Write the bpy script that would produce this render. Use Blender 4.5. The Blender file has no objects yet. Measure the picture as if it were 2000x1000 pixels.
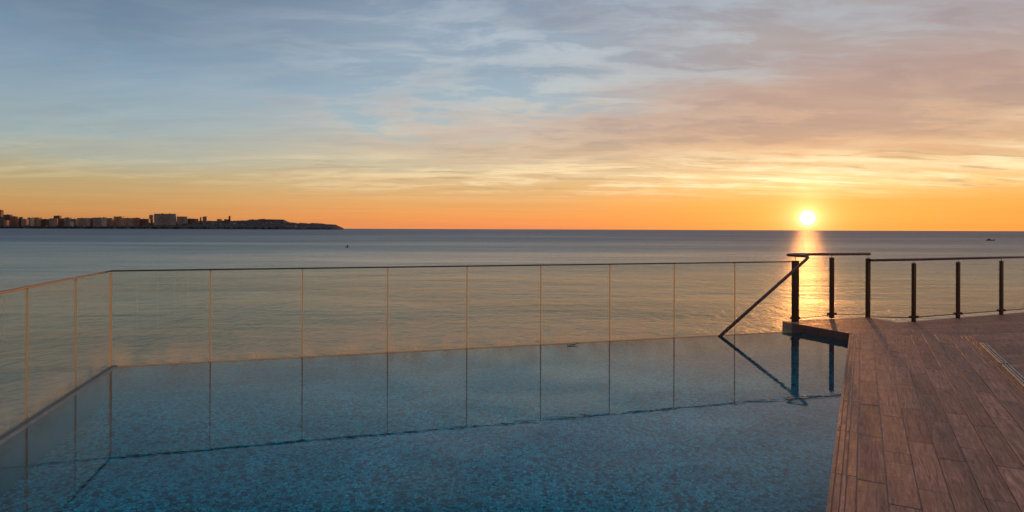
import bpy, bmesh, math, random
from mathutils import Vector, Matrix
random.seed(7)
S = bpy.context.scene
COL = S.collection
R = math.radians

# ------------------------------------------------------------------ helpers
def lin(h, k=1.0):
    h = h.lstrip('#')
    o = []
    for i in (0, 2, 4):
        c = int(h[i:i+2], 16) / 255
        o.append(k * (c/12.92 if c <= .04045 else ((c+.055)/1.055)**2.4))
    return (o[0], o[1], o[2], 1)

def tag(o, label=None, cat=None, group=None, kind=None):
    if label: o['label'] = label
    if cat: o['category'] = cat
    if group: o['group'] = group
    if kind: o['kind'] = kind
    return o

def empty(name, loc=(0, 0, 0)):
    o = bpy.data.objects.new(name, None); COL.objects.link(o); o.location = loc
    o.empty_display_size = .2
    return o

def link(name, bm, m, parent=None, smooth=False):
    bmesh.ops.recalc_face_normals(bm, faces=bm.faces[:])
    me = bpy.data.meshes.new(name); bm.to_mesh(me); bm.free()
    me.materials.append(m)
    if smooth:
        for p in me.polygons: p.use_smooth = True
    o = bpy.data.objects.new(name, me); COL.objects.link(o)
    if parent:
        o.parent = parent
        if parent.parent is None: o.location = Vector((0, 0, 0)) - parent.location
    return o

def prism(bm, pts, z0, z1, bev=0.0):
    """vertical prism over a CCW polygon; optional bevel of the top edge (convex polygons)"""
    n = len(pts)
    b = [bm.verts.new((p[0], p[1], z0)) for p in pts]
    if bev > 0:
        ins = inset(pts, bev)
        if ins is None: bev = 0
    zt = z1 - bev
    t = [bm.verts.new((p[0], p[1], zt)) for p in pts]
    for i in range(n):
        j = (i+1) % n
        bm.faces.new((b[i], b[j], t[j], t[i]))
    if bev > 0:
        u = [bm.verts.new((p[0], p[1], z1)) for p in ins]
        for i in range(n):
            j = (i+1) % n
            bm.faces.new((t[i], t[j], u[j], u[i]))
        t = u
    bm.faces.new(t)
    bm.faces.new(b[::-1])
    return bm

def inset(pts, d):
    n = len(pts); out = []
    for i in range(n):
        a = Vector(pts[i-1][:2]); p = Vector(pts[i][:2]); c = Vector(pts[(i+1) % n][:2])
        e1 = (p-a); e2 = (c-p)
        if e1.length < 1e-5 or e2.length < 1e-5: return None
        e1.normalize(); e2.normalize()
        n1 = Vector((-e1.y, e1.x)); n2 = Vector((-e2.y, e2.x))
        k = 1 + n1.dot(n2)
        if k < .15: return None
        out.append(p + (n1+n2)*(d/k))
    return [(v.x, v.y) for v in out]

def clip(pts, a, c):
    """keep points with a.x*x+a.y*y <= c"""
    out = []; n = len(pts)
    for i in range(n):
        p = pts[i]; q = pts[(i+1) % n]
        dp = a[0]*p[0]+a[1]*p[1]-c; dq = a[0]*q[0]+a[1]*q[1]-c
        if dp <= 0: out.append(p)
        if (dp < 0 < dq) or (dq < 0 < dp):
            t = dp/(dp-dq)
            out.append((p[0]+(q[0]-p[0])*t, p[1]+(q[1]-p[1])*t))
    return out

def area(p):
    return .5*sum(p[i][0]*p[(i+1) % len(p)][1]-p[(i+1) % len(p)][0]*p[i][1] for i in range(len(p)))

def clean(p):
    o = []
    for q in p:
        if not o or (q[0]-o[-1][0])**2+(q[1]-o[-1][1])**2 > 1e-6: o.append(q)
    if len(o) > 1 and (o[0][0]-o[-1][0])**2+(o[0][1]-o[-1][1])**2 < 1e-6: o.pop()
    return o

def left_of(a, b):
    """half-plane to the LEFT of a->b as (normal, c) for clip"""
    d = (b[0]-a[0], b[1]-a[1]); n = (d[1], -d[0])
    return n, n[0]*a[0]+n[1]*a[1]

def obox(bm, c, ax, half, rot_z=None):
    """box centred at c; ax = unit 2D direction of its x axis"""
    x = Vector((ax[0], ax[1], 0)); y = Vector((-ax[1], ax[0], 0)); z = Vector((0, 0, 1))
    vs = []
    for sz in (-1, 1):
        for sx, sy in ((-1, -1), (1, -1), (1, 1), (-1, 1)):
            vs.append(bm.verts.new(Vector(c)+x*sx*half[0]+y*sy*half[1]+z*sz*half[2]))
    F = ((3, 2, 1, 0), (4, 5, 6, 7), (0, 1, 5, 4), (1, 2, 6, 5), (2, 3, 7, 6), (3, 0, 4, 7))
    return [bm.faces.new([vs[i] for i in f]) for f in F]

def bevel_all(bm, w, seg=2):
    bmesh.ops.bevel(bm, geom=bm.edges[:], offset=w, segments=seg, affect='EDGES', profile=.5)

def fillet(pts, r, n=7):
    out = [Vector(pts[0])]
    for i in range(1, len(pts)-1):
        p = Vector(pts[i]); a = (Vector(pts[i-1])-p); b = (Vector(pts[i+1])-p)
        ang = a.angle(b); d = min(r/math.tan(ang/2), a.length*.45, b.length*.45)
        p0 = p+a.normalized()*d; p1 = p+b.normalized()*d
        for k in range(n+1):
            t = k/n
            out.append(p0*(1-t)**2+p*2*t*(1-t)+p1*t*t)
    out.append(Vector(pts[-1]))
    return out

def tube(bm, pts, r, seg=14):
    pts = [Vector(p) for p in pts]; rings = []; up = None
    for i, p in enumerate(pts):
        t = (pts[min(i+1, len(pts)-1)]-pts[max(i-1, 0)]).normalized()
        if up is None: up = Vector((0, 0, 1)) if abs(t.z) < .9 else Vector((1, 0, 0))
        x = t.cross(up).normalized(); y = x.cross(t).normalized(); up = y
        rings.append([bm.verts.new(p+x*math.cos(a)*r+y*math.sin(a)*r) for a in [2*math.pi*k/seg for k in range(seg)]])
    for a, b in zip(rings, rings[1:]):
        for k in range(seg):
            bm.faces.new((a[k], a[(k+1) % seg], b[(k+1) % seg], b[k]))
    # domed caps
    for ring, q, s in ((rings[0], pts[0], pts[0]-pts[1]), (rings[-1], pts[-1], pts[-1]-pts[-2])):
        c = bm.verts.new(q+s.normalized()*r*.35)
        for k in range(seg): bm.faces.new((ring[k], ring[(k+1) % seg], c))

# ------------------------------------------------------------------ node helpers
class NT:
    def __init__(s, nt): s.nt = nt
    def n(s, t, **k):
        nd = s.nt.nodes.new(t)
        for a, v in k.items(): setattr(nd, a, v)
        return nd
    def put(s, sock, v):
        if isinstance(v, bpy.types.NodeSocket): s.nt.links.new(v, sock)
        elif v is not None: sock.default_value = v
    def m(s, op, a, b=None, c=None, clamp=False):
        nd = s.n('ShaderNodeMath', operation=op, use_clamp=clamp)
        s.put(nd.inputs[0], a); s.put(nd.inputs[1], b)
        if c is not None: s.put(nd.inputs[2], c)
        return nd.outputs[0]
    def add(s, a, b): return s.m('ADD', a, b)
    def mul(s, a, b): return s.m('MULTIPLY', a, b)
    def sub(s, a, b): return s.m('SUBTRACT', a, b)
    def ss(s, x, a, b, lo=0., hi=1.):
        nd = s.n('ShaderNodeMapRange', interpolation_type='SMOOTHSTEP')
        s.put(nd.inputs[0], x); s.put(nd.inputs[1], a); s.put(nd.inputs[2], b)
        s.put(nd.inputs[3], lo); s.put(nd.inputs[4], hi)
        return nd.outputs[0]
    def mix(s, f, a, b, mode='MIX'):
        nd = s.n('ShaderNodeMix', data_type='RGBA', blend_type=mode)
        s.put(nd.inputs[0], f); s.put(nd.inputs[6], a); s.put(nd.inputs[7], b)
        return nd.outputs[2]
    def ramp(s, f, stops):
        nd = s.n('ShaderNodeValToRGB'); cr = nd.color_ramp
        while len(cr.elements) < len(stops): cr.elements.new(.5)
        for e, (p, c) in zip(cr.elements, stops): e.position = p
        for e, (p, c) in zip(cr.elements, stops): e.color = c
        s.put(nd.inputs[0], f)
        return nd.outputs[0]
    def comb(s, x, y, z=0.):
        nd = s.n('ShaderNodeCombineXYZ'); s.put(nd.inputs[0], x); s.put(nd.inputs[1], y); s.put(nd.inputs[2], z)
        return nd.outputs[0]
    def noise(s, v, scale=1., detail=4., rough=.5, dist=0., out=0):
        nd = s.n('ShaderNodeTexNoise')
        s.put(nd.inputs['Vector'], v); s.put(nd.inputs['Scale'], scale); s.put(nd.inputs['Detail'], detail)
        s.put(nd.inputs['Roughness'], rough); s.put(nd.inputs['Distortion'], dist)
        return nd.outputs[out]
    def mapping(s, v, scale=(1, 1, 1), rot=(0, 0, 0), loc=(0, 0, 0)):
        nd = s.n('ShaderNodeMapping'); s.put(nd.inputs[0], v)
        nd.inputs[1].default_value = loc; nd.inputs[2].default_value = rot; nd.inputs[3].default_value = scale
        return nd.outputs[0]
    def bump(s, h, strength=.3, dist=.01, normal=None):
        nd = s.n('ShaderNodeBump'); s.put(nd.inputs['Strength'], strength); s.put(nd.inputs['Distance'], dist)
        s.put(nd.inputs['Height'], h)
        if normal is not None: s.put(nd.inputs['Normal'], normal)
        return nd.outputs[0]

def mat(name):
    m = bpy.data.materials.new(name); m.use_nodes = True
    m.node_tree.nodes.clear(); t = NT(m.node_tree)
    out = t.n('ShaderNodeOutputMaterial')
    return m, t, out

def principled(t, out, **k):
    p = t.n('ShaderNodeBsdfPrincipled')
    for a, v in k.items():
        t.put(p.inputs['Specular IOR Level' if a == 'Specular_IOR_Level' else a.replace('_', ' ')], v)
    t.nt.links.new(p.outputs[0], out.inputs[0])
    return p

def simple(name, col, rough=.5, metal=0., var=.12, scale=30., bump=.0, spec=.5):
    m, t, out = mat(name)
    pos = t.n('ShaderNodeNewGeometry').outputs['Position']
    n = t.noise(pos, scale, 5, .6)
    f = t.ss(n, .3, .7, 1-var, 1+var)
    c = t.mix(1., col, t.comb(f, f, f), 'MULTIPLY')
    r = t.ss(n, .3, .7, max(0.02, rough-.08), min(1, rough+.08))
    k = dict(Base_Color=c, Roughness=r, Metallic=metal)
    k['Specular_IOR_Level'] = spec
    if bump: k['Normal'] = t.bump(n, bump, .004)
    principled(t, out, **k)
    return m

# ------------------------------------------------------------------ camera (1.6 m above the pool water, looking along +Y)
F = 1220.0
HC = 1.6
cam = bpy.data.cameras.new('camera'); co = bpy.data.objects.new('camera', cam); COL.objects.link(co)
cam.sensor_width = 36; cam.lens = F/2000*36
cam.shift_y = -0.0262
cam.clip_start = .05; cam.clip_end = 200000
co.matrix_world = Matrix.Translation((0, 0, HC)) @ Matrix.Rotation(R(90), 4, 'X') @ Matrix.Rotation(R(.212), 4, 'Z')
S.camera = co

SUN_AZ, SUN_EL = 25.3, 1.02
# ------------------------------------------------------------------ world: sunrise sky with thin layered cloud
def build_world():
    w = bpy.data.worlds.new('World'); S.world = w; w.use_nodes = True
    w.node_tree.nodes.clear(); t = NT(w.node_tree)
    out = t.n('ShaderNodeOutputWorld'); bg = t.n('ShaderNodeBackground')
    t.nt.links.new(bg.outputs[0], out.inputs[0])
    d = t.n('ShaderNodeTexCoord').outputs['Generated']
    sep = t.n('ShaderNodeSeparateXYZ'); t.put(sep.inputs[0], d)
    x, y, z = sep.outputs
    z = t.m('MAXIMUM', z, 0.0)
    az = t.mul(t.m('ARCTAN2', x, y), 57.2958)
    el = t.mul(t.m('ARCSINE', z), 57.2958)
    # thin sheets seen in perspective: project the direction on a high flat layer
    k = t.m('DIVIDE', 1., t.add(z, .085))
    P = t.comb(t.mul(x, k), t.mul(y, k), 0.)
    warp = t.noise(P, .5, 3, .5, 0, 1)
    nd = t.n('ShaderNodeVectorMath', operation='MULTIPLY_ADD')
    t.put(nd.inputs[0], warp); nd.inputs[1].default_value = (.9, .9, 0); t.put(nd.inputs[2], P)
    P2 = nd.outputs[0]
    # streaks run left-right, dipping slightly to the right
    Pm = t.n('ShaderNodeVectorMath', operation='MULTIPLY_ADD')
    t.put(Pm.inputs[0], warp); Pm.inputs[1].default_value = (.35, .35, 0); t.put(Pm.inputs[2], P); P3 = Pm.outputs[0]
    n_mass = t.noise(t.mapping(P2, (.46, .62, 1), (0, 0, R(18)), (3.1, 1.7, 0)), 1., 9, .60, .1)
    n_puff = t.noise(t.mapping(P2, (2.1, 3.4, 1), (0, 0, R(22)), (5.1, 8.7, 0)), 1., 8, .62, .25)
    n_str = t.noise(t.mapping(P3, (.50, 2.1, 1), (0, 0, R(9)), (7.3, 2.2, 0)), 1., 9, .62, .0)
    n_fine = t.noise(t.mapping(P3, (1.3, 4.6, 1), (0, 0, R(7)), (1.3, 9.2, 0)), 1., 9, .66, .0)
    n_soft = t.noise(t.mapping(P2, (.5, 1.1, 1), (0, 0, R(12)), (2.3, 5.2, 0)), 1., 5, .5, .2)
    elw = t.add(el, t.mul(t.sub(n_soft, .5), t.ss(el, 1.5, 9, .6, 4.0)))
    f = t.m('DIVIDE', elw, 62., clamp=True)
    def stops(l): return [(e/62., lin(c)) for e, c in l]
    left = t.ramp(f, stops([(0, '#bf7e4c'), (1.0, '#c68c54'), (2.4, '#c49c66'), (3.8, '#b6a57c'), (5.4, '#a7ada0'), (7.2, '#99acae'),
                            (9.2, '#8ca7b4'), (12.5, '#7f9ab0'), (16, '#677e96'), (20, '#4c6580'), (25, '#243f5a'), (36, '#243f5a'), (58, '#93abc8')]))  # unseen upper sky made up: dark band dims reflections, bright zenith lights pool floor
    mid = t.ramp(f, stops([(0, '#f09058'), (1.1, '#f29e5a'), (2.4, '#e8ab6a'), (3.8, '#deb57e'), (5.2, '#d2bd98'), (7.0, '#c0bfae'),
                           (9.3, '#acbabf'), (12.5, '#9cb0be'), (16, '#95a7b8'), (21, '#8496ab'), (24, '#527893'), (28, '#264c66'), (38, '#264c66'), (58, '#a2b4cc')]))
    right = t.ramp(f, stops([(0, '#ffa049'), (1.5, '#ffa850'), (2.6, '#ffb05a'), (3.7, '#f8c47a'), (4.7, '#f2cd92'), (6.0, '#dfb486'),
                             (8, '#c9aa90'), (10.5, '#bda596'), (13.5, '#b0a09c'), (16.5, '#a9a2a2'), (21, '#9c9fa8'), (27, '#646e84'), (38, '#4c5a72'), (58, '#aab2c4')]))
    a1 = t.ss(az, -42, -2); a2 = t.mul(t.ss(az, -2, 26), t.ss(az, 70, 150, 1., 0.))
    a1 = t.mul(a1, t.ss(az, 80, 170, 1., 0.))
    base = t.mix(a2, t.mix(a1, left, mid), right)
    # cloud masses: mauve above, warm lower down, gaps show blue-grey
    nm = t.add(t.mul(n_mass, .72), t.mul(n_puff, .28))
    cov = t.ss(nm, .43, .60)
    reg = t.mul(t.ss(az, -28, 6, .10, 1.), t.ss(el, 3, 8))
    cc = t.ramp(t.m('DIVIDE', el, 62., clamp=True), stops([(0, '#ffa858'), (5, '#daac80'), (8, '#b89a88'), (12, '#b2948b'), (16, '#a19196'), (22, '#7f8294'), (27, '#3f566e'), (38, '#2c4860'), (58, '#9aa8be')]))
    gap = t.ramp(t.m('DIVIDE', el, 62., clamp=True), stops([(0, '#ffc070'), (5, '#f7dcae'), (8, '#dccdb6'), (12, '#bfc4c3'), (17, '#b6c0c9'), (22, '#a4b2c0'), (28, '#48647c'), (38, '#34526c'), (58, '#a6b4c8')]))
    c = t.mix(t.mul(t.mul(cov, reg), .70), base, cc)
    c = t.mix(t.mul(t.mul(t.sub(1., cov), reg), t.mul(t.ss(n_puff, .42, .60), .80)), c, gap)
    # warm undersides where the sheet is thin
    edge = t.mul(t.mul(cov, t.sub(1., cov)), t.mul(reg, t.ss(el, 15, 6, 0., 1.5)))
    c = t.mix(edge, c, lin('#f0bf94'))
    # warm lit streaks low down and grey ones between them
    lowm = t.mul(t.ss(el, 2.3, 4.2), t.ss(el, 7.5, 5.0))
    warm = t.mul(t.mul(t.ss(t.add(t.mul(n_str, .6), t.mul(n_puff, .4)), .46, .60), lowm), t.ss(az, -30, 15, .15, .9))
    c = t.mix(warm, c, lin('#fbe2b4'))
    grey = t.mul(t.mul(t.ss(n_fine, .52, .66), t.mul(t.ss(el, 2.6, 3.6), t.ss(el, 9., 5.))), t.ss(az, -40, 15, .3, .65))
    c = t.mix(grey, c, lin('#ab9a7c'))
    # thin dark-and-light streaks over the blue part
    hs = t.mul(t.ss(el, 4, 8), .55)
    br = t.add(1., t.mul(t.sub(n_fine, .5), t.mul(hs, .45)))
    c = t.mix(1., c, t.comb(br, br, br), 'MULTIPLY')
    br2 = t.add(1., t.mul(t.sub(n_str, .5), t.ss(az, -30, 15, .22, .38)))
    c = t.mix(t.ss(el, 1.5, 5), c, t.mix(1., c, t.comb(br2, br2, t.add(1., t.mul(t.sub(n_str, .5), .25))), 'MULTIPLY'))
    # very low: nearly even orange with faint level banding
    band = t.noise(t.comb(t.mul(az, .05), t.mul(el, 2.6)), 1., 4, .6, .3)
    bb = t.add(1., t.mul(t.sub(band, .5), t.ss(el, 6, 0, .0, .28)))
    c = t.mix(1., c, t.comb(bb, bb, bb), 'MULTIPLY')
    # glow round the sun, wider than high
    dz = t.m('DIVIDE', t.sub(el, SUN_EL), 1.0); da = t.sub(az, SUN_AZ)
    dist = t.m('SQRT', t.add(t.m('POWER', dz, 2.), t.m('POWER', da, 2.)))
    dflat = t.m('SQRT', t.add(t.m('POWER', t.mul(dz, 1.5), 2.), t.m('POWER', t.mul(da, .40), 2.)))
    g1 = t.m('EXPONENT', t.mul(dist, -1.25))
    g2 = t.m('EXPONENT', t.mul(dflat, -.42))
    up = t.mul(t.m('EXPONENT', t.mul(t.m('ABSOLUTE', t.mul(da, 1.)), -.14)), t.mul(t.ss(el, 2.2, 3.6), t.ss(el, 6.4, 4.2)))
    up = t.mul(up, t.ss(n_str, .35, .6, .25, 1.))
    def addc(c, fac, col): 
        return t.mix(1., c, t.mix(1., t.comb(fac, fac, fac), col, 'MULTIPLY'), 'ADD')
    c = addc(c, t.mul(g2, .15), (1., .60, .22, 1))
    c = addc(c, t.mul(t.m('EXPONENT', t.mul(dist, -.55)), .22), (1., .62, .22, 1))
    c = addc(c, t.mul(g1, 1.7), (1., .68, .30, 1))
    c = addc(c, t.mul(up, .30), (1., .84, .60, 1))
    disc = t.m('EXPONENT', t.mul(t.m('POWER', t.m('DIVIDE', dist, .36), 2.), -1.))
    c = addc(c, t.mul(disc, 9.), (1., .86, .62, 1))
    # physical clear-sky light underneath the cloud veil
    sky = t.n('ShaderNodeTexSky', sky_type='NISHITA'); sky.sun_disc = False
    sky.sun_elevation = R(SUN_EL); sky.sun_rotation = R(SUN_AZ)
    c = t.mix(.01, c, sky.outputs[0], 'ADD')
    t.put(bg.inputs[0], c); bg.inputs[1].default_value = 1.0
build_world()

sd = bpy.data.lights.new('sun', 'SUN'); so = bpy.data.objects.new('sun', sd); COL.objects.link(so)
sd.energy = 1.5; sd.angle = R(1.4); sd.color = (1., .37, .09)
sdir = Vector((math.sin(R(SUN_AZ))*math.cos(R(SUN_EL)), math.cos(R(SUN_AZ))*math.cos(R(SUN_EL)), math.sin(R(SUN_EL))))
so.rotation_euler = sdir.to_track_quat('Z', 'Y').to_euler()
so.location = (30, 60, 20)

# ------------------------------------------------------------------ layout
SEA_Z = -6.4
C = Vector((-4.683, 7.297))             # corner of the two glass walls
U = Vector((.959, .2835)).normalized()  # along the back glass
N = Vector((-U.y, U.x))                 # outwards over the sea
V = -N                                  # along the left glass towards the camera
DZ = .11                                # deck above water
PL = Vector((.490, .8717)).normalized()  # plank direction
Q = Vector((PL.y, -PL.x))
DE = Vector((4.89, 9.04))               # inner deck corner
DA = Vector((4.43, 10.22))              # end of the deck by the glass
PP = Vector((6.12, 10.75)); NN = Vector((6.26, 10.13))
FD = Vector((3.78, 1.6)).normalized()   # deck fence direction
GLASS_T = .012
def P2(v): return (v.x, v.y)
def isect(p, d, q, e):
    k = d.x*e.y-d.y*e.x
    s = ((q.x-p.x)*e.y-(q.y-p.y)*e.x)/k
    return p+d*s
DB = DE-PL*15.0                         # pool/deck edge runs back past the camera
WBK = C-N*.19; WLF = C+U*.125
W1 = isect(WBK, U, WLF, V)
W2 = isect(WBK, U, DA, DE-DA)
W0 = isect(W1, V, DE, PL)
pool_poly = [P2(W0), P2(DE), P2(W2), P2(W1)]
if area(pool_poly) < 0: pool_poly.reverse()

# ------------------------------------------------------------------ materials
def m_deck():
    m, t, out = mat('wood_look_tile')
    g = t.n('ShaderNodeNewGeometry'); pos = g.outputs['Position']; rnd = g.outputs['Random Per Island']
    an = math.atan2(PL.y, PL.x)
    lp = t.mapping(pos, (1, 1, 1), (0, 0, -an))
    off = t.comb(t.mul(rnd, 37.), t.mul(rnd, 11.), 0.)
    vm = t.n('ShaderNodeVectorMath', operation='ADD'); t.put(vm.inputs[0], lp); t.put(vm.inputs[1], off)
    grain = t.noise(t.mapping(vm.outputs[0], (3., 42., 1.)), 1., 8, .65, 1.2)
    blot = t.noise(vm.outputs[0], 5., 5, .6, .4)
    cross = t.noise(t.mapping(vm.outputs[0], (60., 7., 1.)), 1., 4, .6, .5)
    c = t.ramp(grain, [(.3, (.13, .048, .030, 1)), (.5, (.36, .135, .082, 1)), (.72, (.56, .24, .155, 1))])
    k = t.mul(t.ss(blot, .3, .7, .72, 1.25), t.ss(rnd, 0, 1, .80, 1.18))
    c = t.mix(1., c, t.comb(k, k, k), 'MULTIPLY')
    h = t.add(t.mul(grain, .7), t.add(t.mul(cross, .35), t.mul(blot, .8)))
    r = t.ss(blot, .3, .7, .5, .68)
    principled(t, out, Base_Color=c, Roughness=r, Normal=t.bump(h, .8, .004), Specular_IOR_Level=.35)
    return m
def m_glass():
    m, t, out = mat('clear_glass')
    bf = t.n('ShaderNodeNewGeometry').outputs['Backfacing']
    ior = t.add(1.5, t.mul(bf, 1/1.5-1.5))
    fr = t.n('ShaderNodeFresnel'); t.put(fr.inputs[0], ior)
    tr = t.n('ShaderNodeBsdfTransparent'); tr.inputs[0].default_value = (.992, .988, .935, 1)
    gl = t.n('ShaderNodeBsdfGlossy'); gl.inputs['Roughness'].default_value = .02
    mx = t.n('ShaderNodeMixShader'); t.put(mx.inputs[0], fr.outputs[0])
    t.nt.links.new(tr.outputs[0], mx.inputs[1]); t.nt.links.new(gl.outputs[0], mx.inputs[2])
    # dried sea spray; amber sun glow put into its tint, stronger towards the base
    pos = t.n('ShaderNodeNewGeometry').outputs['Position']
    zz = t.n('ShaderNodeSeparateXYZ'); t.put(zz.inputs[0], pos); low = t.m('POWER', t.ss(zz.outputs[2], .62, -.05), 2.)
    salt_glow = t.noise(t.mapping(pos, (1, 1, .6)), 4., 6, .6)
    tl = t.n('ShaderNodeBsdfTranslucent'); tl.inputs[0].default_value = (.95, .82, .62, 1)
    df = t.n('ShaderNodeBsdfDiffuse'); df.inputs[0].default_value = (.9, .78, .6, 1)
    m3 = t.n('ShaderNodeMixShader'); m3.inputs[0].default_value = .5
    t.nt.links.new(tl.outputs[0], m3.inputs[1]); t.nt.links.new(df.outputs[0], m3.inputs[2])
    m2 = t.n('ShaderNodeMixShader'); t.put(m2.inputs[0], t.add(t.ss(salt_glow, .3, .7, .003, .014), t.mul(low, t.ss(salt_glow, .35, .65, .08, .34))))
    t.nt.links.new(mx.outputs[0], m2.inputs[1]); t.nt.links.new(m3.outputs[0], m2.inputs[2])
    t.nt.links.new(m2.outputs[0], out.inputs[0])
    return m
def m_seal():
    m, t, out = mat('translucent_silicone')
    tl = t.n('ShaderNodeBsdfTranslucent'); tl.inputs[0].default_value = (1., .86, .62, 1)
    df = t.n('ShaderNodeBsdfDiffuse'); df.inputs[0].default_value = (.35, .3, .25, 1)
    mx = t.n('ShaderNodeMixShader'); mx.inputs[0].default_value = .3
    t.nt.links.new(tl.outputs[0], mx.inputs[1]); t.nt.links.new(df.outputs[0], mx.inputs[2])
    t.nt.links.new(mx.outputs[0], out.inputs[0])
    return m
def m_poolwater():
    m, t, out = mat('still_pool_water')
    pos = t.n('ShaderNodeNewGeometry').outputs['Position']
    a = t.noise(t.mapping(pos, (1.4, 5., 1), (0, 0, R(12))), 1., 3, .5, .3)
    b = t.noise(t.mapping(pos, (9., 16., 1)), 1., 3, .55)
    c = t.noise(pos, .35, 2, .5)
    h = t.add(t.mul(a, .5), t.mul(b, .16))
    amp = t.ss(c, .35, .65, .35, 1.)
    p = principled(t, out, Base_Color=(.10, .93, 1., 1), Roughness=.0, IOR=1.32,
                   Normal=t.bump(t.mul(h, amp), .5, .0032))
    p.inputs['Transmission Weight'].default_value = 1.
    return m
def m_mosaic():
    m, t, out = mat('blue_pebble_mosaic')
    pos = t.n('ShaderNodeNewGeometry').outputs['Position']
    wob = t.noise(pos, 7., 3, .5, 0, 1)
    vm = t.n('ShaderNodeVectorMath', operation='MULTIPLY_ADD'); t.put(vm.inputs[0], wob)
    vm.inputs[1].default_value = (.03, .03, .03); t.put(vm.inputs[2], pos)
    v = t.n('ShaderNodeTexVoronoi', feature='DISTANCE_TO_EDGE'); t.put(v.inputs['Vector'], vm.outputs[0]); v.inputs['Scale'].default_value = 34.
    v2 = t.n('ShaderNodeTexVoronoi', feature='F1'); t.put(v2.inputs['Vector'], vm.outputs[0]); v2.inputs['Scale'].default_value = 34.
    sp = t.n('ShaderNodeSeparateColor'); t.put(sp.inputs[0], v2.outputs['Color'])
    cell = t.ramp(sp.outputs[0], [(0., (.003, .28, .35, 1)), (.3, (.006, .46, .56, 1)), (.5, (.015, .66, .76, 1)), (.72, (.005, .31, .40, 1)), (.84, (.01, .10, .13, 1)), (1., (.02, .06, .08, 1))])
    c = t.mix(t.ss(v.outputs['Distance'], .02, .10), (.003, .035, .05, 1), cell)
    big = t.noise(pos, 1.3, 4, .6)
    k = t.ss(big, .3, .7, .68, 1.0)
    c = t.mix(1., c, t.comb(k, k, k), 'MULTIPLY')
    principled(t, out, Base_Color=c, Roughness=.5)
    return m
def m_sea():
    m, t, out = mat('sea_water')
    pos = t.n('ShaderNodeNewGeometry').outputs['Position']
    big = t.noise(t.mapping(pos, (.0022, .010, 1), (0, 0, R(6))), 1., 5, .55, .4)      # wind lanes
    gust = t.noise(t.mapping(pos, (.012, .030, 1), (0, 0, R(-10))), 1., 4, .6, .4)
    w1 = t.noise(t.mapping(pos, (.045, .12, 1), (0, 0, R(7))), 1., 9, .60, .35)
    w2 = t.noise(t.mapping(pos, (1.7, 1.2, 1), (0, 0, R(-12))), 1., 5, .6, .6)
    calm = t.mul(t.ss(big, .36, .62, .65, 1.15), t.ss(gust, .34, .66, .55, 1.35))
    w3 = t.noise(t.mapping(pos, (.50, .21, 1), (0, 0, R(20))), 1., 6, .58, .4)
    h = t.add(t.add(t.mul(w1, 1.7), t.mul(w2, .45)), t.mul(w3, 1.0))
    sy = t.n('ShaderNodeSeparateXYZ'); t.put(sy.inputs[0], pos)
    off = t.ss(t.m('LOGARITHM', t.m('MAXIMUM', sy.outputs[1], 10.), 10.), 1.75, 3.2)                     # choppier away from the sheltered shore
    nrm = t.bump(t.mul(t.mul(h, calm), t.add(1., t.mul(off, .8))), .8, .55)
    body = t.ramp(t.noise(t.mapping(pos, (.012, .03, 1)), 1., 3), [(.3, (.02, .15, .14, 1)), (.7, (.045, .21, .18, 1))])
    body = t.mix(off, body, (.075, .075, .105, 1))
    principled(t, out, Base_Color=body, Roughness=t.add(t.ss(big, .35, .65, .15, .23), t.mul(off, .27)), IOR=1.75, Normal=nrm)
    return m
M = dict(
    deck=m_deck(), glass=m_glass(), seal=m_seal(), pool=m_poolwater(), mosaic=m_mosaic(), sea=m_sea(),
    grout=simple('dark_grout', (.022, .016, .013, 1), .8, 0, .2, 50),
    fascia=simple('brown_fascia', (.15, .058, .055, 1), .35, 0, .2, 12, .1),
    bronze=simple('bronze_painted_metal', (.05, .016, .012, 1), .34, .35, .15, 40),
    rail=simple('red_brown_tube', (.16, .065, .062, 1), .28, .45, .12, 40),
    cap=simple('dark_rail_cap', (.12, .07, .05, 1), .45, .3, .12, 40),
    steel=simple('brushed_steel', (.55, .52, .48, 1), .25, 1., .1, 60),
    white_metal=simple('white_metal_track', (.36, .31, .25, 1), .55, 0., .12, 30),
    lip=simple('pale_stone_lip', (.24, .23, .225, 1), .5, 0, .35, 18),
    gutter=simple('black_gutter', (.01, .009, .009, 1), .5),
    wall_tile=simple('teal_pool_wall', (.004, .22, .25, 1), .5, 0, .25, 6),
    concrete=simple('terrace_concrete', (.16, .14, .125, 1), .8, 0, .2, 3, .3),
    leaf=simple('dry_leaf', (.035, .016, .010, 1), .6, 0, .3, 60),
    land=None)

# ------------------------------------------------------------------ sea
bm = bmesh.new()
xs = [-60000, -8000, -1500, -300, -60, 0, 60, 300, 1500, 8000, 60000]
ys = [-200, 0, 30, 80, 200, 600, 2000, 8000, 60000]
gv = [[bm.verts.new((x, y, SEA_Z)) for x in xs] for y in ys]
for j in range(len(ys)-1):
    for i in range(len(xs)-1):
        bm.faces.new((gv[j][i], gv[j][i+1], gv[j+1][i+1], gv[j+1][i]))
tag(link('sea', bm, M['sea']), 'calm open sea reflecting the sunrise', 'sea', kind='structure')

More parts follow.
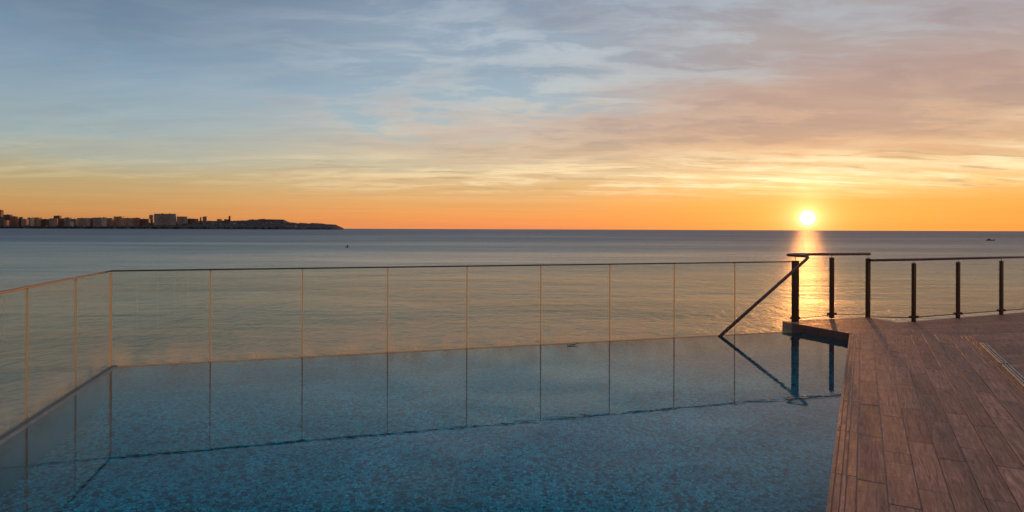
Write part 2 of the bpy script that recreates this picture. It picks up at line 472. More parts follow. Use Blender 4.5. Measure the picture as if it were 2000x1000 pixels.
# ------------------------------------------------------------------ pool
def ring_wall(name, pts, z0, z1, m, closed=True, parent=None):
    bm = bmesh.new(); n = len(pts)
    b = [bm.verts.new((p[0], p[1], z0)) for p in pts]; t = [bm.verts.new((p[0], p[1], z1)) for p in pts]
    for i in range(n if closed else n-1):
        j = (i+1) % n; bm.faces.new((b[i], b[j], t[j], t[i]))
    return link(name, bm, m, parent)
def sheet(name, pts, z, m):
    bm = bmesh.new(); f = bm.faces.new([bm.verts.new((p[0], p[1], z)) for p in pts])
    if f.normal.z < 0: f.normal_flip()
    bmesh.ops.triangulate(bm, faces=bm.faces[:])
    me = bpy.data.meshes.new(name); bm.normal_update()
    for f in bm.faces:
        if f.normal.z < 0: f.normal_flip()
    bm.to_mesh(me); bm.free(); me.materials.append(m)
    o = bpy.data.objects.new(name, me); COL.objects.link(o); return o
tag(sheet('pool_water', pool_poly, 0.0, M['pool']), 'still teal pool water', 'water', kind='structure')
tag(sheet('pool_floor', pool_poly, -1.12, M['mosaic']), 'blue mosaic pool floor', 'floor', kind='structure')
M['mosaic_wall'] = M['mosaic']
ring_wall_pts = [P2(W1), P2(W0), P2(DE), P2(W2)]
tag(ring_wall('pool_wall', [P2(W1), P2(W2)], -1.12, -.001, M['mosaic'], False), 'blue mosaic far wall of the pool', 'wall', kind='structure')
tag(ring_wall('pool_wall', ring_wall_pts, -1.12, -.001, M['wall_tile'], False), 'teal tiled pool wall', 'wall', kind='structure')

# overflow lip of pale stone round the two glazed sides
bm = bmesh.new()
def strip(bm, a, b, w, n, z0, z1, bev=0):
    p = [P2(a), P2(b), P2(b+n*w), P2(a+n*w)]
    if area(p) < 0: p.reverse()
    prism(bm, p, z0, z1, bev)
strip(bm, W1+U*.0, W2, .018, N, -.3, .001)
strip(bm, W1+N*.018, W0, .045, -U, -.3, .003)
tag(link('pool_edge', bm, M['lip']), 'pale overflow edge of the pool', 'pool edge', kind='structure')
bm = bmesh.new()
E0 = C+V*11.6; e2 = isect(C, U, DA, DE-DA)
strip(bm, W1+N*.018, W2+N*.018, .17, N, -.4, -.16)
tag(link('overflow_gutter', bm, M['gutter']), 'dark overflow gutter', 'gutter', kind='structure')

bm = bmesh.new()
strip(bm, W1-U*.045+N*.16, W0-U*.045, .060, -U, -.4, -.006)
tag(link('gutter_stone', bm, M['concrete']), 'grey stone strip beside the glass', 'gutter', kind='structure')
# terrace body below everything
ring = bmesh.new()
# hollow: only outer faces of the terrace wall, one quad run with thickness
def wall_run(bm, pts, th, z0, z1):
    for a, b in zip(pts, pts[1:]):
        a = Vector(a); b = Vector(b); d = (b-a).normalized(); n = Vector((d.y, -d.x))
        p = [P2(a), P2(b), P2(b+n*th), P2(a+n*th)]
        if area(p) < 0: p.reverse()
        prism(bm, p, z0, z1)
wall_run(ring, [P2(C-U*.055+V*12), P2(C-U*.055+N*.055)], .03, SEA_Z-1, -.14)
wall_run(ring, [P2(C+N*.058-U*.05), P2(isect(C, U, DA, DE-DA)+N*.058)], -.01, SEA_Z-1, -.20)
tag(link('terrace_wall', ring, M['concrete']), 'concrete outer wall of the terrace', 'wall', kind='structure')

# ------------------------------------------------------------------ glass fences
ZR = 1.096
def glass_fence(name, start, d, widths, nrm, label, cat, z_bot=-.045):
    root = empty(name, (start.x, start.y, 0)); tag(root, label, cat, 'frameless glass walls round the pool')
    L = sum(widths); pos = 0
    for i, w in enumerate(widths):
        a = start+d*(pos+.0073); b = start+d*(pos+w-.0073)
        bm = bmesh.new(); p = [P2(a-nrm*GLASS_T/2), P2(b-nrm*GLASS_T/2), P2(b+nrm*GLASS_T/2), P2(a+nrm*GLASS_T/2)]
        if area(p) < 0: p.reverse()
        prism(bm, p, z_bot, ZR-.010)
        link('glass_pane', bm, M['glass'], root)
        if i:
            j0 = start+d*(pos-.007); j1 = start+d*(pos+.007)
            bm = bmesh.new(); p = [P2(j0-nrm*.0065), P2(j1-nrm*.0065), P2(j1+nrm*.0065), P2(j0+nrm*.0065)]
            if area(p) < 0: p.reverse()
            prism(bm, p, z_bot, ZR-.011)
            link('joint_seal', bm, M['seal'], root)
        pos += w
    bm = bmesh.new(); obox(bm, (*(start+d*(L/2)), ZR-.001), P2(d), (L/2+.012, .0125, .009)); bevel_all(bm, .003)
    link('top_rail', bm, M['cap'], root)
    bm = bmesh.new(); obox(bm, (*(start+d*(L/2)), z_bot-.03), P2(d), (L/2, .022, .03)); bevel_all(bm, .003)
    link('base_channel', bm, M['cap'], root)
    bm = bmesh.new(); obox(bm, (*(start+d*(L/2)-nrm*.010), z_bot+.014), P2(d), (L/2, .0035, .014))
    link('base_gasket', bm, M['seal'], root)
    return root
PW = 1.062
glass_fence('glass_fence', C, U, [PW]*9, N, 'long frameless glass wall along the far pool edge, with thin dark top rail', 'glass fence')
# corner seal belongs to the side wall
lf = glass_fence('glass_fence', C+V*.03, V, [PW-.03]+[PW]*10, -U, 'side glass wall on the left of the pool, its top rail lit orange', 'glass fence')
bm = bmesh.new(); obox(bm, (*(C), (ZR-.05)/2-.01), P2(U), (.011, .011, (ZR+.02)/2)); link('corner_seal', bm, M['seal'], lf)

# ------------------------------------------------------------------ deck
deck_poly = [P2(DE), P2(DA), P2(PP), P2(NN), P2(NN+FD*9), (14.5, -6), P2(DB-Vector((0, .0)))]
dp = deck_poly[:]
if area(dp) < 0: dp.reverse()
bm = bmesh.new()
prism(bm, dp, SEA_Z-1, DZ-.007)
tag(link('deck_slab', bm, M['fascia']), 'dark brown edge of the raised deck', 'deck slab', kind='structure')

bm = bmesh.new()
qp = lambda q, s: (DE+Q*q+PL*s)
GAP = .006; BEV = .0019; ZB = DZ-.0072
sE = DE.dot(PL)
def plank(bm, q0, q1, s0, s1, clips, ax=PL, ay=Q, org=DE, gap=GAP, dz=0.0):
    p = [P2(org+ay*(q0+gap/2)+ax*(s0+gap/2)), P2(org+ay*(q1-gap/2)+ax*(s0+gap/2)),
         P2(org+ay*(q1-gap/2)+ax*(s1-gap/2)), P2(org+ay*(q0+gap/2)+ax*(s1-gap/2))]
    if area(p) < 0: p.reverse()
    for a, c in clips:
        p = clip(p, a, c)
        if len(p) < 3: return
    p = clean(p)
    if len(p) < 3 or area(p) < 2e-4: return
    prism(bm, p, ZB, DZ+dz, BEV)
ZF = 8.98
PLEN = .94; PWD = .1536
nearc = ((0, -1), 5.0)
clips = [((0, 1), ZF), nearc]
TR = [0, .024, .060, .0855, .1385]
# absolute plank coordinate s=P.PL ; relative to DE subtract sE
def joints(off, lo, hi):
    k = math.floor((lo-off)/PLEN); r = []
    while off+k*PLEN < hi: r.append(off+k*PLEN); k += 1
    return r
for off, cols in ((.56, [(TR[i], TR[i+1]) for i in range(4)]),):
    for s in joints(off, -6, 13):
        for q0, q1 in cols:
            dzz = random.uniform(-.0006, .0006)
            plank(bm, q0, q1, s-sE, s+PLEN-sE, clips, gap=.005, dz=dzz)
WPATCH = .1385+8*PWD
for k in range(8):
    off = (.52 if k % 2 == 0 else .21)+.012*k
    for s in joints(off, -6, 13):
        plank(bm, .1385+k*PWD, .1385+(k+1)*PWD, s-sE, s+PLEN-sE, clips, dz=random.uniform(-.001, .001))
for s in joints(.1, -6, 13):
    for i in range(4):
        plank(bm, WPATCH+.1385-TR[i+1], WPATCH+.1385-TR[i], s-sE, s+PLEN-sE, clips, gap=.005)
WALL = WPATCH+.1385
# far and right areas: boards running across
AX = Vector((math.cos(R(9)), math.sin(R(9)))); AY = Vector((-AX.y, AX.x)); OR = Vector((6, 8))
n1, c1 = left_of(P2(NN), P2(PP))        # left of NN->PP
regF1 = [((0, -1), -ZF-.003), left_of(P2(PP), P2(DA)), left_of(P2(DA), P2(DE)), left_of(P2(NN), P2(PP))]
regF2 = [((0, -1), -ZF-.003), left_of(P2(PP), P2(NN)), left_of(P2(NN+FD*9), P2(NN)), ((1, 0), 14)]
qR = DE.dot(Q)+WALL+.002
regR = [((0, 1), ZF), ((-Q.x, -Q.y), -qR), ((1, 0), 14), nearc]
for reg in (regF1, regF2, regR):
    for r in range(-90, 60):
        off = random.uniform(0, 1.2)
        for c_ in range(-9, 10):
            plank(bm, r*PWD, (r+1)*PWD, c_*1.2+off, (c_+1)*1.2+off, reg, ax=AX, ay=AY, org=OR, gap=.004, dz=random.uniform(-.0005, .0005))
tag(link('deck', bm, M['deck']), 'brown wood-look tiled deck', 'deck', kind='structure')

# ------------------------------------------------------------------ metal track let into the deck
qs = WALL+.006; s_end = 10.22-sE
root = empty('floor_track', (*P2(DE+Q*qs+PL*s_end), DZ)); tag(root, 'pale metal sliding track laid along the right side of the tiled deck strip', 'metal track')
def tr_box(name, q0, q1, s0, s1, z0, z1, m):
    bm = bmesh.new(); c = DE+Q*((q0+q1)/2)+PL*((s0+s1)/2)
    obox(bm, (c.x, c.y, (z0+z1)/2), P2(PL), ((s1-s0)/2, (q1-q0)/2, (z1-z0)/2)); bevel_all(bm, .0015, 1)
    return link(name, bm, m, root)
sb = 8.777-sE
for a, b in ((sb+.03, s_end), (-13., sb-.03)):
    tr_box('base_plate', qs, qs+.078, a, b, DZ, DZ+.005, M['gutter'])
    for q0 in (0, .026, .056):
        tr_box('rib', qs+q0, qs+q0+.016, a, b, DZ+.0052, DZ+.018, M['white_metal'])
tr_box('joint_bracket', qs-.004, qs+.082, sb-.028, sb+.028, DZ, DZ+.019, M['bronze'])

# ------------------------------------------------------------------ railings
def post(root, p, d, z0, z1, w, th, foot=True, pin_to=None):
    bm = bmesh.new(); obox(bm, (p.x, p.y, (z0+z1)/2), P2(d), (w/2, th/2, (z1-z0)/2)); bevel_all(bm, .004)
    po = link('post', bm, M['bronze'], root)
    if pin_to:
        bm = bmesh.new(); tube(bm, [(p.x, p.y, z1-.001), (p.x, p.y, pin_to)], .006, 8)
        link('rail_pin', bm, M['steel'], po, True)
    if foot:
        bm = bmesh.new()
        obox(bm, (p.x, p.y, z0+.075), P2(d), (.072, .026, .011))
        for s in (-1, 1):
            c = p+d*s*.058
            obox(bm, (c.x, c.y, z0+.077), P2(d), (.019, .034, .020))
        bevel_all(bm, .003, 1)
        link('glass_clamp', bm, M['bronze'], po)
def pane(root, a, b, z0, z1, name='glass_pane'):
    d = (b-a).normalized(); c = (a+b)/2
    bm = bmesh.new(); obox(bm, (c.x, c.y, (z0+z1)/2), P2(d), ((b-a).length/2, .005, (z1-z0)/2))
    pn = link(name, bm, M['glass'], root)
    bm = bmesh.new(); obox(bm, (c.x, c.y, z0-.006), P2(d), ((b-a).length/2, .009, .006))
    link('bottom_trim', bm, M['bronze'], pn)

A1 = Vector((4.625, 10.19)); A2 = Vector((5.43, 10.60)); A3 = Vector((6.13, 10.75))
ra = empty('pool_railing', (A1.x, A1.y, DZ)); tag(ra, 'dark red railing at the pool corner whose tube handrail bends down into the water', 'railing')
dA = (A3-A1).normalized()
post(ra, A1, dA, DZ-.02, 1.105, .105, .06, True, 1.18)
post(ra, A2, dA, DZ, 1.140, .066, .05, True, 1.18)
post(ra, A3, dA, DZ-.1, 1.120, .066, .05, False, 1.18)
zr = 1.198
pts = fillet([(A3.x+.03, A3.y+.0, zr), (A2.x, A2.y+.0, zr), (4.53, 10.30, zr), (4.50, 10.12, zr), (4.69, 9.90, 1.185), (3.05, 9.37, -.002), (2.78, 9.28, -.2)][:6], .09)
pts = fillet([(A3.x+.035, A3.y+.01, zr), (4.64, 10.34, zr), (4.47, 10.14, zr), (4.72, 9.90, 1.188), (3.05, 9.37, -.06)], .055)
bm = bmesh.new(); tube(bm, pts, .0245, 18)
hr = link('handrail', bm, M['rail'], ra, True)
for a, b in ((A1, A2), (A2, A3)):
    pane(ra, a+(b-a).normalized()*.075, b-(b-a).normalized()*.055, DZ+.06, 1.10)

rb = empty('deck_railing', (6.59, 10.23, DZ)); tag(rb, 'dark red glazed railing along the sea side of the deck, right of the pool corner', 'railing')
ps = [Vector((6.59, 10.24)), Vector((7.63, 10.68)), Vector((8.73, 11.14)), Vector((9.83, 11.60)), Vector((10.93, 12.06))]
for p in ps:
    post(rb, p, FD, DZ, 1.068, .058, .045, True, 1.112)
bm = bmesh.new(); tube(bm, [(A3.x+.034, A3.y-.02, 1.088), (*ps[0], 1.125), (*(ps[-1]+FD*.6), 1.130)], .0205, 16)
link('handrail', bm, M['rail'], rb, True)
for a, b in zip(ps, ps[1:]):
    pane(rb, a+FD*.06, b-FD*.06, DZ+.075, 1.06)
pane(rb, Vector((5.90, 10.27)), ps[0]-FD*.06, DZ+.075, 1.06)

# ------------------------------------------------------------------ little curled leaf on the overflow edge
def px_water(x, y, z=0.0):
    H = 447.6+.0037*(x-1000); Z = (HC-z)*F/(y-H); return Vector(((x-1000)*Z/F, Z))
lp = px_water(1119, 675.0)
bm = bmesh.new(); n = 12; rows = []
for i in range(n+1):
    t_ = i/n; w = .020*math.sin(math.pi*min(1, t_*1.02))**.8+.002
    zc = .004+.016*(t_-.4)**2*4*.3+(.012*max(0, t_-.6)/.4)
    c = lp+U*((t_-.5)*.17)
    rows.append([bm.verts.new((*(c+N*w*s), zc+.008*abs(s)*(1-t_*.3))) for s in (-1, -.5, 0, .5, 1)])
for a, b in zip(rows, rows[1:]):
    for k in range(4): bm.faces.new((a[k], a[k+1], b[k+1], b[k]))
bmesh.ops.solidify(bm, geom=bm.faces[:], thickness=.002)
tag(link('leaf', bm, M['leaf'], None, True), 'small dark curled leaf lying on the far overflow edge of the pool', 'leaf')

# ------------------------------------------------------------------ far coast
YC = 4500.0
K = YC/F
def zc(x, y): return HC+(447.6+.0037*(x-1000)-y)*K
def X(x): return (x-1000)*K
def m_land():
    m, t, out = mat('scrubby_headland')
    pos = t.n('ShaderNodeNewGeometry').outputs['Position']
    n = t.noise(t.mapping(pos, (.02, .02, .05)), 1., 6, .65)
    n2 = t.noise(t.mapping(pos, (.006, .006, .03)), 1., 3, .5)
    c = t.ramp(n, [(.35, (.022, .014, .010, 1)), (.52, (.075, .038, .028, 1)), (.72, (.17, .09, .065, 1))])
    c = t.mix(t.ss(n2, .5, .7), c, (.06, .05, .03, 1))
    principled(t, out, Base_Color=c, Roughness=.95, Normal=t.bump(n, 1., 6.))
    return m
M['land'] = m_land()
prof = [(-420, 436), (-300, 433), (-150, 436), (-40, 437), (20, 438), (60, 438.5), (130, 438), (200, 437.5), (262, 437), (290, 436), (345, 435), (370, 431.5), (390, 431.3), (405, 431), (418, 431.7), (430, 431), (451, 431.3),
        (467, 431), (474, 430.6), (481, 431), (484.5, 430), (488, 428.6), (491, 429.6), (494, 428.2), (497, 429.6), (501, 429.3), (505, 428.5),
        (512, 427.6), (516, 427.6), (520, 428.5), (530, 428.6), (541, 428.8), (552, 429), (556, 430), (560, 432), (565, 434.6), (570, 434.6),
        (577.6, 435.4), (581.6, 436.2), (588, 435.4), (596, 435.8), (603, 436.8), (609, 435.6), (620, 436), (632, 436.8), (636, 437.8),
        (652, 438.6), (656, 438.8), (664, 442.6), (671, 445.4)]
def interp(x):
    for (a, ya), (b, yb) in zip(prof, prof[1:]):
        if a <= x <= b: return ya+(yb-ya)*(x-a)/(b-a)
    return prof[0][1] if x < prof[0][0] else 446
rl = random.Random(3)
bm = bmesh.new(); grid = []
NX = 560
for i in range(NX+1):
    x = -420+(671+420)*i/NX
    top = interp(x)-rl.uniform(-.12, .35)*(1 if x < 655 else .3)
    zt = max(zc(x, top), SEA_Z+.5)
    col = []
    # cross-section from the shore inland and over the ridge; shore bends back toward the cape
    for j, (dy, f) in enumerate(((-60, -.12), (0, .0), (25, .14), (80, .30), (170, .52), (270, .78), (360, 1.), (480, .8), (700, .2), (800, -.2))):
        h = SEA_Z+(zt-SEA_Z)*f*(1 if j in (0, 1, 6) else rl.uniform(.86, 1.1))
        yy = YC+dy-360
        sc = yy/YC
        if j == 6: h = HC+(h-HC)*1.0
        col.append(bm.verts.new((X(x)*sc+rl.uniform(-1, 1), yy, h)))
    grid.append(col)
for a, b in zip(grid, grid[1:]):
    for k in range(len(a)-1): bm.faces.new((a[k], a[k+1], b[k+1], b[k]))
tag(link('headland', bm, M['land']), 'long low headland on the horizon', 'headland', kind='structure')

# dark belt of trees along the shore and on the crest: nobody could count them
bm = bmesh.new()
def blob(bm, c, r, rnd):
    vs = bmesh.ops.create_icosphere(bm, subdivisions=1, radius=1)['verts']
    for v in vs:
        k = rnd.uniform(.75, 1.2)
        v.co = Vector((c[0]+v.co.x*r[0]*k, c[1]+v.co.y*r[1]*k, c[2]+v.co.z*r[2]*k))
for i in range(900):
    x = rl.uniform(-60, 655)
    if rl.random() < .6:
        yy = YC-rl.uniform(290, 350); z = SEA_Z+rl.uniform(5, 13)*(1 if x < 560 else .5); r = rl.uniform(4, 9)
        blob(bm, (X(x)*yy/YC, yy, z), (r*1.3, r, r*.7), rl)
    elif x > 350:
        z = zc(x, interp(x)); r = rl.uniform(3, 5.5)*(1 if x < 560 else .6)
        blob(bm, (X(x), YC+rl.uniform(-20, 20), z-1.5), (r*1.2, r, r*.6), rl)
M['tree'] = simple('far_pines', (.022, .024, .012, 1), .95, 0, .4, .05)
tag(link('woodland', bm, M['tree']), 'dark belt of pines and scrub along the far shore', 'trees', kind='stuff')

def m_facade(name, base, win, fx, fz, amt=.9):
    m, t, out = mat(name)
    tc = t.n('ShaderNodeTexCoord').outputs['Object']
    sep = t.n('ShaderNodeSeparateXYZ'); t.put(sep.inputs[0], tc)
    gn = t.n('ShaderNodeNewGeometry'); ns = t.n('ShaderNodeSeparateXYZ'); t.put(ns.inputs[0], gn.outputs['Normal'])
    hx = t.add(sep.outputs[0], sep.outputs[1])
    a = t.m('FRACT', t.m('DIVIDE', hx, fx)); b = t.m('FRACT', t.m('DIVIDE', sep.outputs[2], fz))
    wx = t.mul(t.m('GREATER_THAN', a, .28), t.m('LESS_THAN', a, .74))
    wz = t.mul(t.m('GREATER_THAN', b, .30), t.m('LESS_THAN', b, .80))
    vert = t.m('LESS_THAN', t.m('ABSOLUTE', ns.outputs[2]), .5)
    w = t.mul(t.mul(t.mul(wx, wz), vert), amt)
    n = t.noise(tc, .06, 4, .6)
    k = t.ss(n, .3, .7, .75, 1.2)
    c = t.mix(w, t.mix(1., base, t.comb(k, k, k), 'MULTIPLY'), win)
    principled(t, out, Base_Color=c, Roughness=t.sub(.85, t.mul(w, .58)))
    return m
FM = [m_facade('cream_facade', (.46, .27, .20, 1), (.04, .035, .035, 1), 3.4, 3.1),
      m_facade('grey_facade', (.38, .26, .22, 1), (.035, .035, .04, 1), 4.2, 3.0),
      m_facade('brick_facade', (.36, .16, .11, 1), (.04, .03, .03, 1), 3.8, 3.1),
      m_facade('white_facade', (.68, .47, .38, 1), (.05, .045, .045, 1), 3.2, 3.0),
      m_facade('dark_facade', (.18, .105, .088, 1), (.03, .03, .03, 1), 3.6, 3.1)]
M['roof'] = simple('far_roof', (.12, .06, .045, 1), .9, 0, .2, .1)
FM.append(m_facade('sun_glint_facade', (.42, .20, .12, 1), (.5, .28, .16, 1), 3.0, 3.0, 1.))  # orange sun glints put into the wall and window colour
MPN = ['cream', 'grey', 'brick red', 'white', 'dark']
def building(x0, x1, yt, yb=441.5, fm=0, dy=-200, rot=0., label='', kind='flat', group='apartment blocks along the far shore', name='apartment_block', depth=None):
    yy = YC+dy; sc = yy/YC
    xa = X(x0)*sc; xb = X(x1)*sc
    w = xb-xa; d = depth or (26. if fm == 5 else max(9., min(w*.6, 22)))
    zt = HC+(zc(0, 0)*0+(447.6+.0037*((x0+x1)/2-1000)-yt)*K)*sc
    zb = max(SEA_Z, HC+((447.6+.0037*((x0+x1)/2-1000)-yb)*K)*sc)-2
    root = empty(name, ((xa+xb)/2, yy, zb)); root.rotation_euler.z = 0
    tag(root, label, 'house' if 'house' in name else 'building', group)
    h = zt-zb
    bm = bmesh.new(); cx = root.location.x
    ax = (math.cos(rot), math.sin(rot))
    hw = w/2
    if kind == 'step':
        obox(bm, (cx-hw*.25, yy, zb+h/2), ax, (hw*.75, d/2, h/2)); obox(bm, (cx+hw*.72, yy+.4, zb+h*.40), ax, (hw*.26, d/2-.6, h*.40))
    else:
        obox(bm, (cx, yy, zb+h/2), ax, (hw, d/2, h/2))
    if h > 16 and w > 14:
        # balcony slabs on the two faces that show
        nfl = int(h/3.1)
        for k in range(2, nfl):
            obox(bm, (cx-hw*.1, yy-d/2-.5, zb+k*3.1), ax, (hw*.5, .55, .14))
    o = link('wall', bm, FM[fm], root)
    bm = bmesh.new()
    if kind == 'gable':
        hw2 = hw*1.06; zz = zt-.05
        v = [bm.verts.new(q) for q in ((cx-hw2, yy-d/2-.4, zz), (cx+hw2, yy-d/2-.4, zz), (cx+hw2, yy+d/2+.4, zz), (cx-hw2, yy+d/2+.4, zz), (cx-hw2*.8, yy, zz+2.4), (cx+hw2*.8, yy, zz+2.4))]
        for f in ((0, 1, 5, 4), (2, 3, 4, 5), (1, 2, 5), (3, 0, 4), (3, 2, 1, 0)): bm.faces.new([v[i] for i in f])
    else:
        obox(bm, (cx-(hw*.25 if kind == 'step' else 0), yy, zt+.45), ax, (hw*(.77 if kind == 'step' else 1.02), d/2+.3, .4))
    rf = link('roof', bm, M['roof'], root)
    if kind != 'gable' and w > 9:
        rr = random.Random(int(x0*7)); ox = rr.uniform(-.4, .4)*hw
        for o_ in ((-.32, .36) if w > 100 else (ox/hw,)):
            bm = bmesh.new(); obox(bm, (cx+o_*hw, yy, zt+2.1), ax, (min(6. if w > 100 else 3.2, hw*.3), 2.6, 1.25 if w < 100 else 2.))
            link('stair_housing', bm, FM[4], rf)
    return root
B = [ # x0,x1,ytop,material,dy,kind,label
 (-6, 4.5, 410.3, 2, -60, 'flat', 'tall reddish tower cut off by the left edge of the view'),
 (-5, 8, 424, 4, -180, 'flat', 'low dark block at the foot of the tall reddish tower'),
 (9, 22, 419.4, 4, -120, 'flat', 'dark flat-roofed block just right of the tall reddish tower'),
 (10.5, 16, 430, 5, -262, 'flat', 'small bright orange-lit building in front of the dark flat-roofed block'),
 (22, 36, 422.8, 2, -130, 'step', 'reddish stepped block second right of the tall reddish tower'),
 (38, 44, 424.4, 4, -110, 'flat', 'narrow dark block standing free between low roofs near the left end'),
 (44, 54, 428.2, 0, -150, 'flat', 'low block filling the dip in the roofline near the left end'),
 (54.5, 60, 425.4, 1, -120, 'flat', 'narrow grey block left of the pale slim block'),
 (60, 65.5, 426.5, 3, -210, 'flat', 'pale slim block beside the orange-lit block'),
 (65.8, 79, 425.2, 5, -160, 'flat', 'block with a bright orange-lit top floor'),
 (79, 98, 428, 4, -140, 'flat', 'long low dark block right of the orange-lit one'),
 (98, 107, 426.8, 1, -150, 'flat', 'small grey block against the domed building'),
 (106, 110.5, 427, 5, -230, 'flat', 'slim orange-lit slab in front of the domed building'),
 (107, 118, 421.6, 4, -110, 'flat', 'dark building with a raised rounded top in the left town'),
 (118, 128, 427, 4, -130, 'flat', 'dark low block right of the domed building'),
 (128, 138, 425.2, 1, -180, 'flat', 'grey block with a sharp right edge, left of the long terrace'),
 (138, 143, 432, 3, -220, 'flat', 'tiny pale building tucked beside the sharp-edged grey block'),
 (140, 152, 427.8, 1, -150, 'flat', 'low grey block before the long terrace of blocks'),
 (152.5, 176, 426, 0, -170, 'flat', 'wide cream block at the start of the long terrace'),
 (176.5, 184, 426.2, 2, -150, 'flat', 'reddish narrow block in the long terrace'),
 (184, 200, 425.2, 1, -170, 'flat', 'wide grey block in the middle of the long terrace'),
 (200, 207.5, 425, 3, -190, 'flat', 'paler narrow block in the middle of the long terrace'),
 (208, 223, 426.2, 0, -150, 'step', 'stepped cream block left of the block with the orange-lit top'),
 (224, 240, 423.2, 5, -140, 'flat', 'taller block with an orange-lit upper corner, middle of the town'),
 (240, 262, 426, 0, -170, 'flat', 'long cream block right of the block with the orange-lit corner'),
 (262, 272, 425.7, 2, -180, 'flat', 'reddish block at the right end of the long terrace'),
 (273, 292, 427.8, 4, -160, 'flat', 'low dark block left of the slender tower'),
 (292.5, 300, 420.2, 1, -100, 'flat', 'slender tower left of the great slab block'),
 (302.5, 345, 417.8, 1, -150, 'flat', 'great wide slab block, the biggest building on the far shore'),
 (347, 366, 423.2, 1, -150, 'flat', 'medium grey block right of the great slab block'),
 (366, 378, 427.2, 4, -120, 'flat', 'low dark block on the slope right of the medium grey block'),
 (380, 389, 427.8, 2, -110, 'flat', 'low reddish block on the slope left of two small towers'),
 (391, 394.3, 424.8, 1, -60, 'flat', 'very thin small tower on the slope'),
 (396.8, 404.6, 423.3, 1, -90, 'flat', 'squarish small tower on the slope, right of the very thin one'),
 (425, 435, 428.2, 1, -60, 'step', 'low stepped block on the ridge left of the lone tower'),
 (438.5, 446, 428.6, 4, -50, 'flat', 'low dark block touching the lone tower'),
 (446.8, 450.6, 422.2, 4, -40, 'flat', 'lone slim dark tower standing on the ridge of the headland'),
]
for b in B:
    yb = 443 if b[0] < 345 else (436 if b[0] < 420 else 433)
    if b[0] == 302.5: yb = 441
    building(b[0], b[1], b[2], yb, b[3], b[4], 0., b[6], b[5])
# low houses on the slopes
HS = [(18, 439), (34, 440), (47, 439.5), (57, 441), (74, 440.5), (92, 441.5), (101, 440), (126, 441), (134, 442), (158, 440.5), (165, 441.5), (190, 441.8), (214, 441.2), (236, 441.4), (272, 439.6), (281, 440.6),
      (322, 441.8), (336, 442), (356, 435.5), (362, 436.5), (352, 439), (378, 437), (386, 434.5), (398, 436), (411, 434), (417, 437.6), (414, 441.5), (424, 436.5), (431, 438), (437, 435.6), (443, 440), (452, 434.5),
      (458, 436.6), (464, 441), (473.5, 437.6), (478, 439.4), (486, 442.4), (496, 436.6), (503, 440), (513, 438), (521, 435), (529, 434.5), (534, 436.2), (539, 437.6), (545, 435.4), (549, 438.4), (554, 439.2), (561.5, 440.8), (569, 441.4), (577, 442)]
adj = ['white', 'cream', 'grey', 'pale']
for i, (x, y) in enumerate(HS):
    rr = random.Random(i*13+5)
    base = interp(x); f = (444.6-y)/max(1., 444.6-base)
    dy = -360+40+f*290
    w = rr.uniform(2.2, 4.6); fm = rr.choice((0, 1, 3, 0))
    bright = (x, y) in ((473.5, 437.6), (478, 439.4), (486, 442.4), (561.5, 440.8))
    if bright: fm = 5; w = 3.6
    where = 'at the water on the town shore' if x < 300 else ('on the slope between the great slab block and the lone tower' if x < 450 else 'on the headland slope right of the lone tower')
    label = 'small low house '+where
    grp = 'low houses '+where
    if bright:
        label = {473.5: 'brightest orange-lit small house on the headland slope', 478: 'orange-lit small house just below the brightest one on the headland', 486: 'low orange-lit house at the waterline below the brightest one', 561.5: 'single orange-lit house where the headland drops to its low tip'}[x]
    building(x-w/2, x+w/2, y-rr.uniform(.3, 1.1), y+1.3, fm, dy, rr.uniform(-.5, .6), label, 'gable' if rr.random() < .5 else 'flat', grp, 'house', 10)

# ------------------------------------------------------------------ two boats
def hull(bm, c, L, Wd, H_, d):
    d = Vector(d).normalized(); s = Vector((-d.y, d.x)); rows = []
    for i in range(9):
        t_ = i/8; w = Wd/2*(1-max(0, (t_-.45)/.55)**2.2)*(.85+.15*min(1, t_*4)); zt = H_*(.8+.45*t_**2)
        p = Vector((c[0], c[1]))+d*((t_-.5)*L)
        w = max(w, .03)
        rows.append([bm.verts.new((*(p+s*w), c[2]+zt)), bm.verts.new((*(p+s*w*.7), c[2]-.25)), bm.verts.new((*(p-s*w*.7), c[2]-.25)), bm.verts.new((*(p-s*w), c[2]+zt))])
    for a, b in zip(rows, rows[1:]):
        for k in range(3): bm.faces.new((a[k], a[k+1], b[k+1], b[k]))
        bm.faces.new((a[3], a[0], b[0], b[3]))
    bm.faces.new(rows[0]); bm.faces.new(rows[-1][::-1])
M['boatdark'] = simple('dark_boat_paint', (.09, .05, .042, 1), .5, 0, .2, 2)
M['cloth'] = simple('dark_red_cloth', (.06, .012, .012, 1), .9, 0, .2, 8)
M['skin'] = simple('tanned_skin', (.25, .12, .08, 1), .6, 0, .1, 8)
def sea_pt(x, y):
    H = 447.6+.0037*(x-1000); Z = (HC-SEA_Z)*F/(y-H); return ((x-1000)*Z/F, Z, SEA_Z)
c = sea_pt(678.5, 483.0)
r1 = empty('small_boat', c); tag(r1, 'tiny dark open boat alone on the calm water below the tip of the headland', 'boat')
bm = bmesh.new(); hull(bm, c, 1.9, .75, .30, (-1, .25)); link('hull', bm, M['boatdark'], r1)
bm = bmesh.new(); obox(bm, (c[0]+.15, c[1], c[2]+.30), (1, 0), (.12, .30, .03)); link('seat', bm, M['boatdark'], r1)
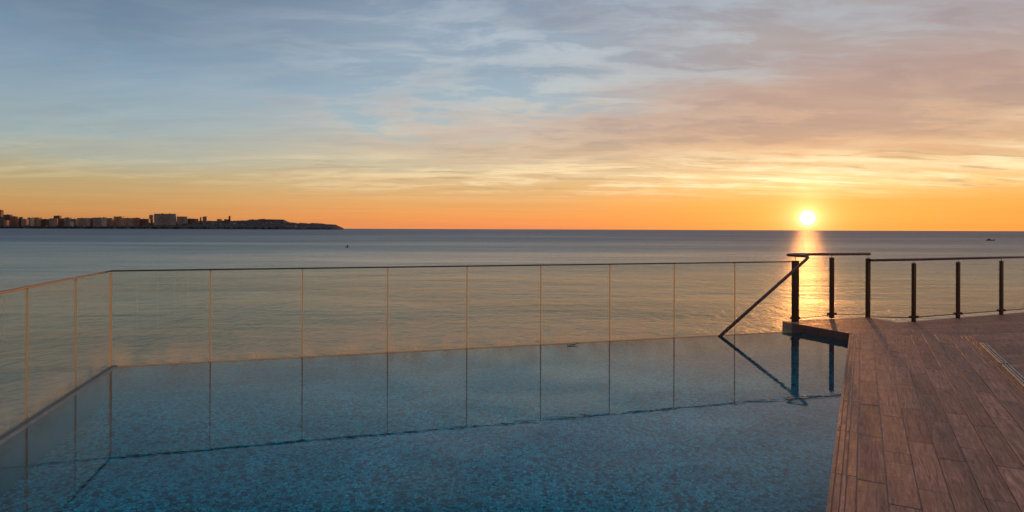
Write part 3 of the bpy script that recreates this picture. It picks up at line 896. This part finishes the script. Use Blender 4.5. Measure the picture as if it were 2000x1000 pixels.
# person sitting in it, one skinned body
def person(loc, label):
    v = [(0, 0, .0), (0, 0, .18), (0, -.02, .42), (0, -.02, .56), (0, -.03, .72), (.0, -.03, .80),
         (.17, -.02, .50), (.26, -.16, .30), (.22, -.34, .24), (-.17, -.02, .50), (-.26, -.16, .30), (-.22, -.34, .24),
         (.09, -.02, .0), (.13, -.38, .08), (.13, -.42, -.25), (-.09, -.02, .0), (-.13, -.38, .08), (-.13, -.42, -.25)]
    e = [(0, 1), (1, 2), (2, 3), (3, 4), (4, 5), (2, 6), (6, 7), (7, 8), (2, 9), (9, 10), (10, 11), (0, 12), (12, 13), (13, 14), (0, 15), (15, 16), (16, 17)]
    rad = [.14, .14, .15, .055, .095, .08, .06, .045, .035, .06, .045, .035, .085, .065, .045, .085, .065, .045]
    me = bpy.data.meshes.new('person'); me.from_pydata(v, e, []); me.materials.append(M['cloth'])
    o = bpy.data.objects.new('person', me); COL.objects.link(o); o.location = loc
    sk = o.modifiers.new('skin', 'SKIN'); o.modifiers.new('sub', 'SUBSURF').levels = 1
    for i, r_ in enumerate(rad):
        me.skin_vertices[0].data[i].radius = (r_, r_)
    me.skin_vertices[0].data[0].use_root = True
    tag(o, label, 'person')
person((c[0]+.15, c[1], c[2]+.40), 'person in dark clothes sitting in the tiny open boat')

c = sea_pt(1934, 470.0)
r2 = empty('motorboat', c); tag(r2, 'dark motorboat under way far out near the right edge, trailing a pale wake', 'boat')
bm = bmesh.new(); hull(bm, c, 6.2, 2.0, .75, (-1, .15)); link('hull', bm, M['boatdark'], r2)
bm = bmesh.new(); obox(bm, (c[0]-.8, c[1], c[2]+1.15), (1, 0), (.8, .7, .5)); bevel_all(bm, .15, 1); link('cabin', bm, M['boatdark'], r2)
bm = bmesh.new(); obox(bm, (c[0]+3.1, c[1], c[2]+.7), (1, 0), (.22, .25, .55)); bevel_all(bm, .08, 1); link('engine', bm, M['boatdark'], r2)
M['foam'] = simple('wake_foam', (.55, .5, .46, 1), .6, 0, .3, .8)
bm = bmesh.new(); rows = []
for i in range(30):
    t_ = i/29
    xx = c[0]+3.4+t_*20; yy = c[1]-1.5*t_-9*t_*t_; w = .25+.5*t_*(1-t_)*3
    rows.append([bm.verts.new((xx, yy-w, SEA_Z+.03)), bm.verts.new((xx, yy, SEA_Z+.10*(1-t_)+.035)), bm.verts.new((xx, yy+w, SEA_Z+.03))])
for a, b in zip(rows, rows[1:]):
    for k in range(2): bm.faces.new((a[k], a[k+1], b[k+1], b[k]))
tag(link('wake_foam', bm, M['foam'], None, True), 'pale foam of the wake behind the motorboat', 'foam', kind='stuff')

# ------------------------------------------------------------------ render settings
S.view_settings.view_transform = 'Standard'; S.view_settings.look = 'None'
S.view_settings.exposure = 0; S.view_settings.gamma = 1
S.render.engine = 'CYCLES'
cy = S.cycles
cy.use_denoising = True
cy.max_bounces = 14; cy.transparent_max_bounces = 24; cy.transmission_bounces = 8; cy.glossy_bounces = 6
cy.sample_clamp_indirect = 6.0; cy.sample_clamp_direct = 4.0
cy.caustics_reflective = True; cy.caustics_refractive = True
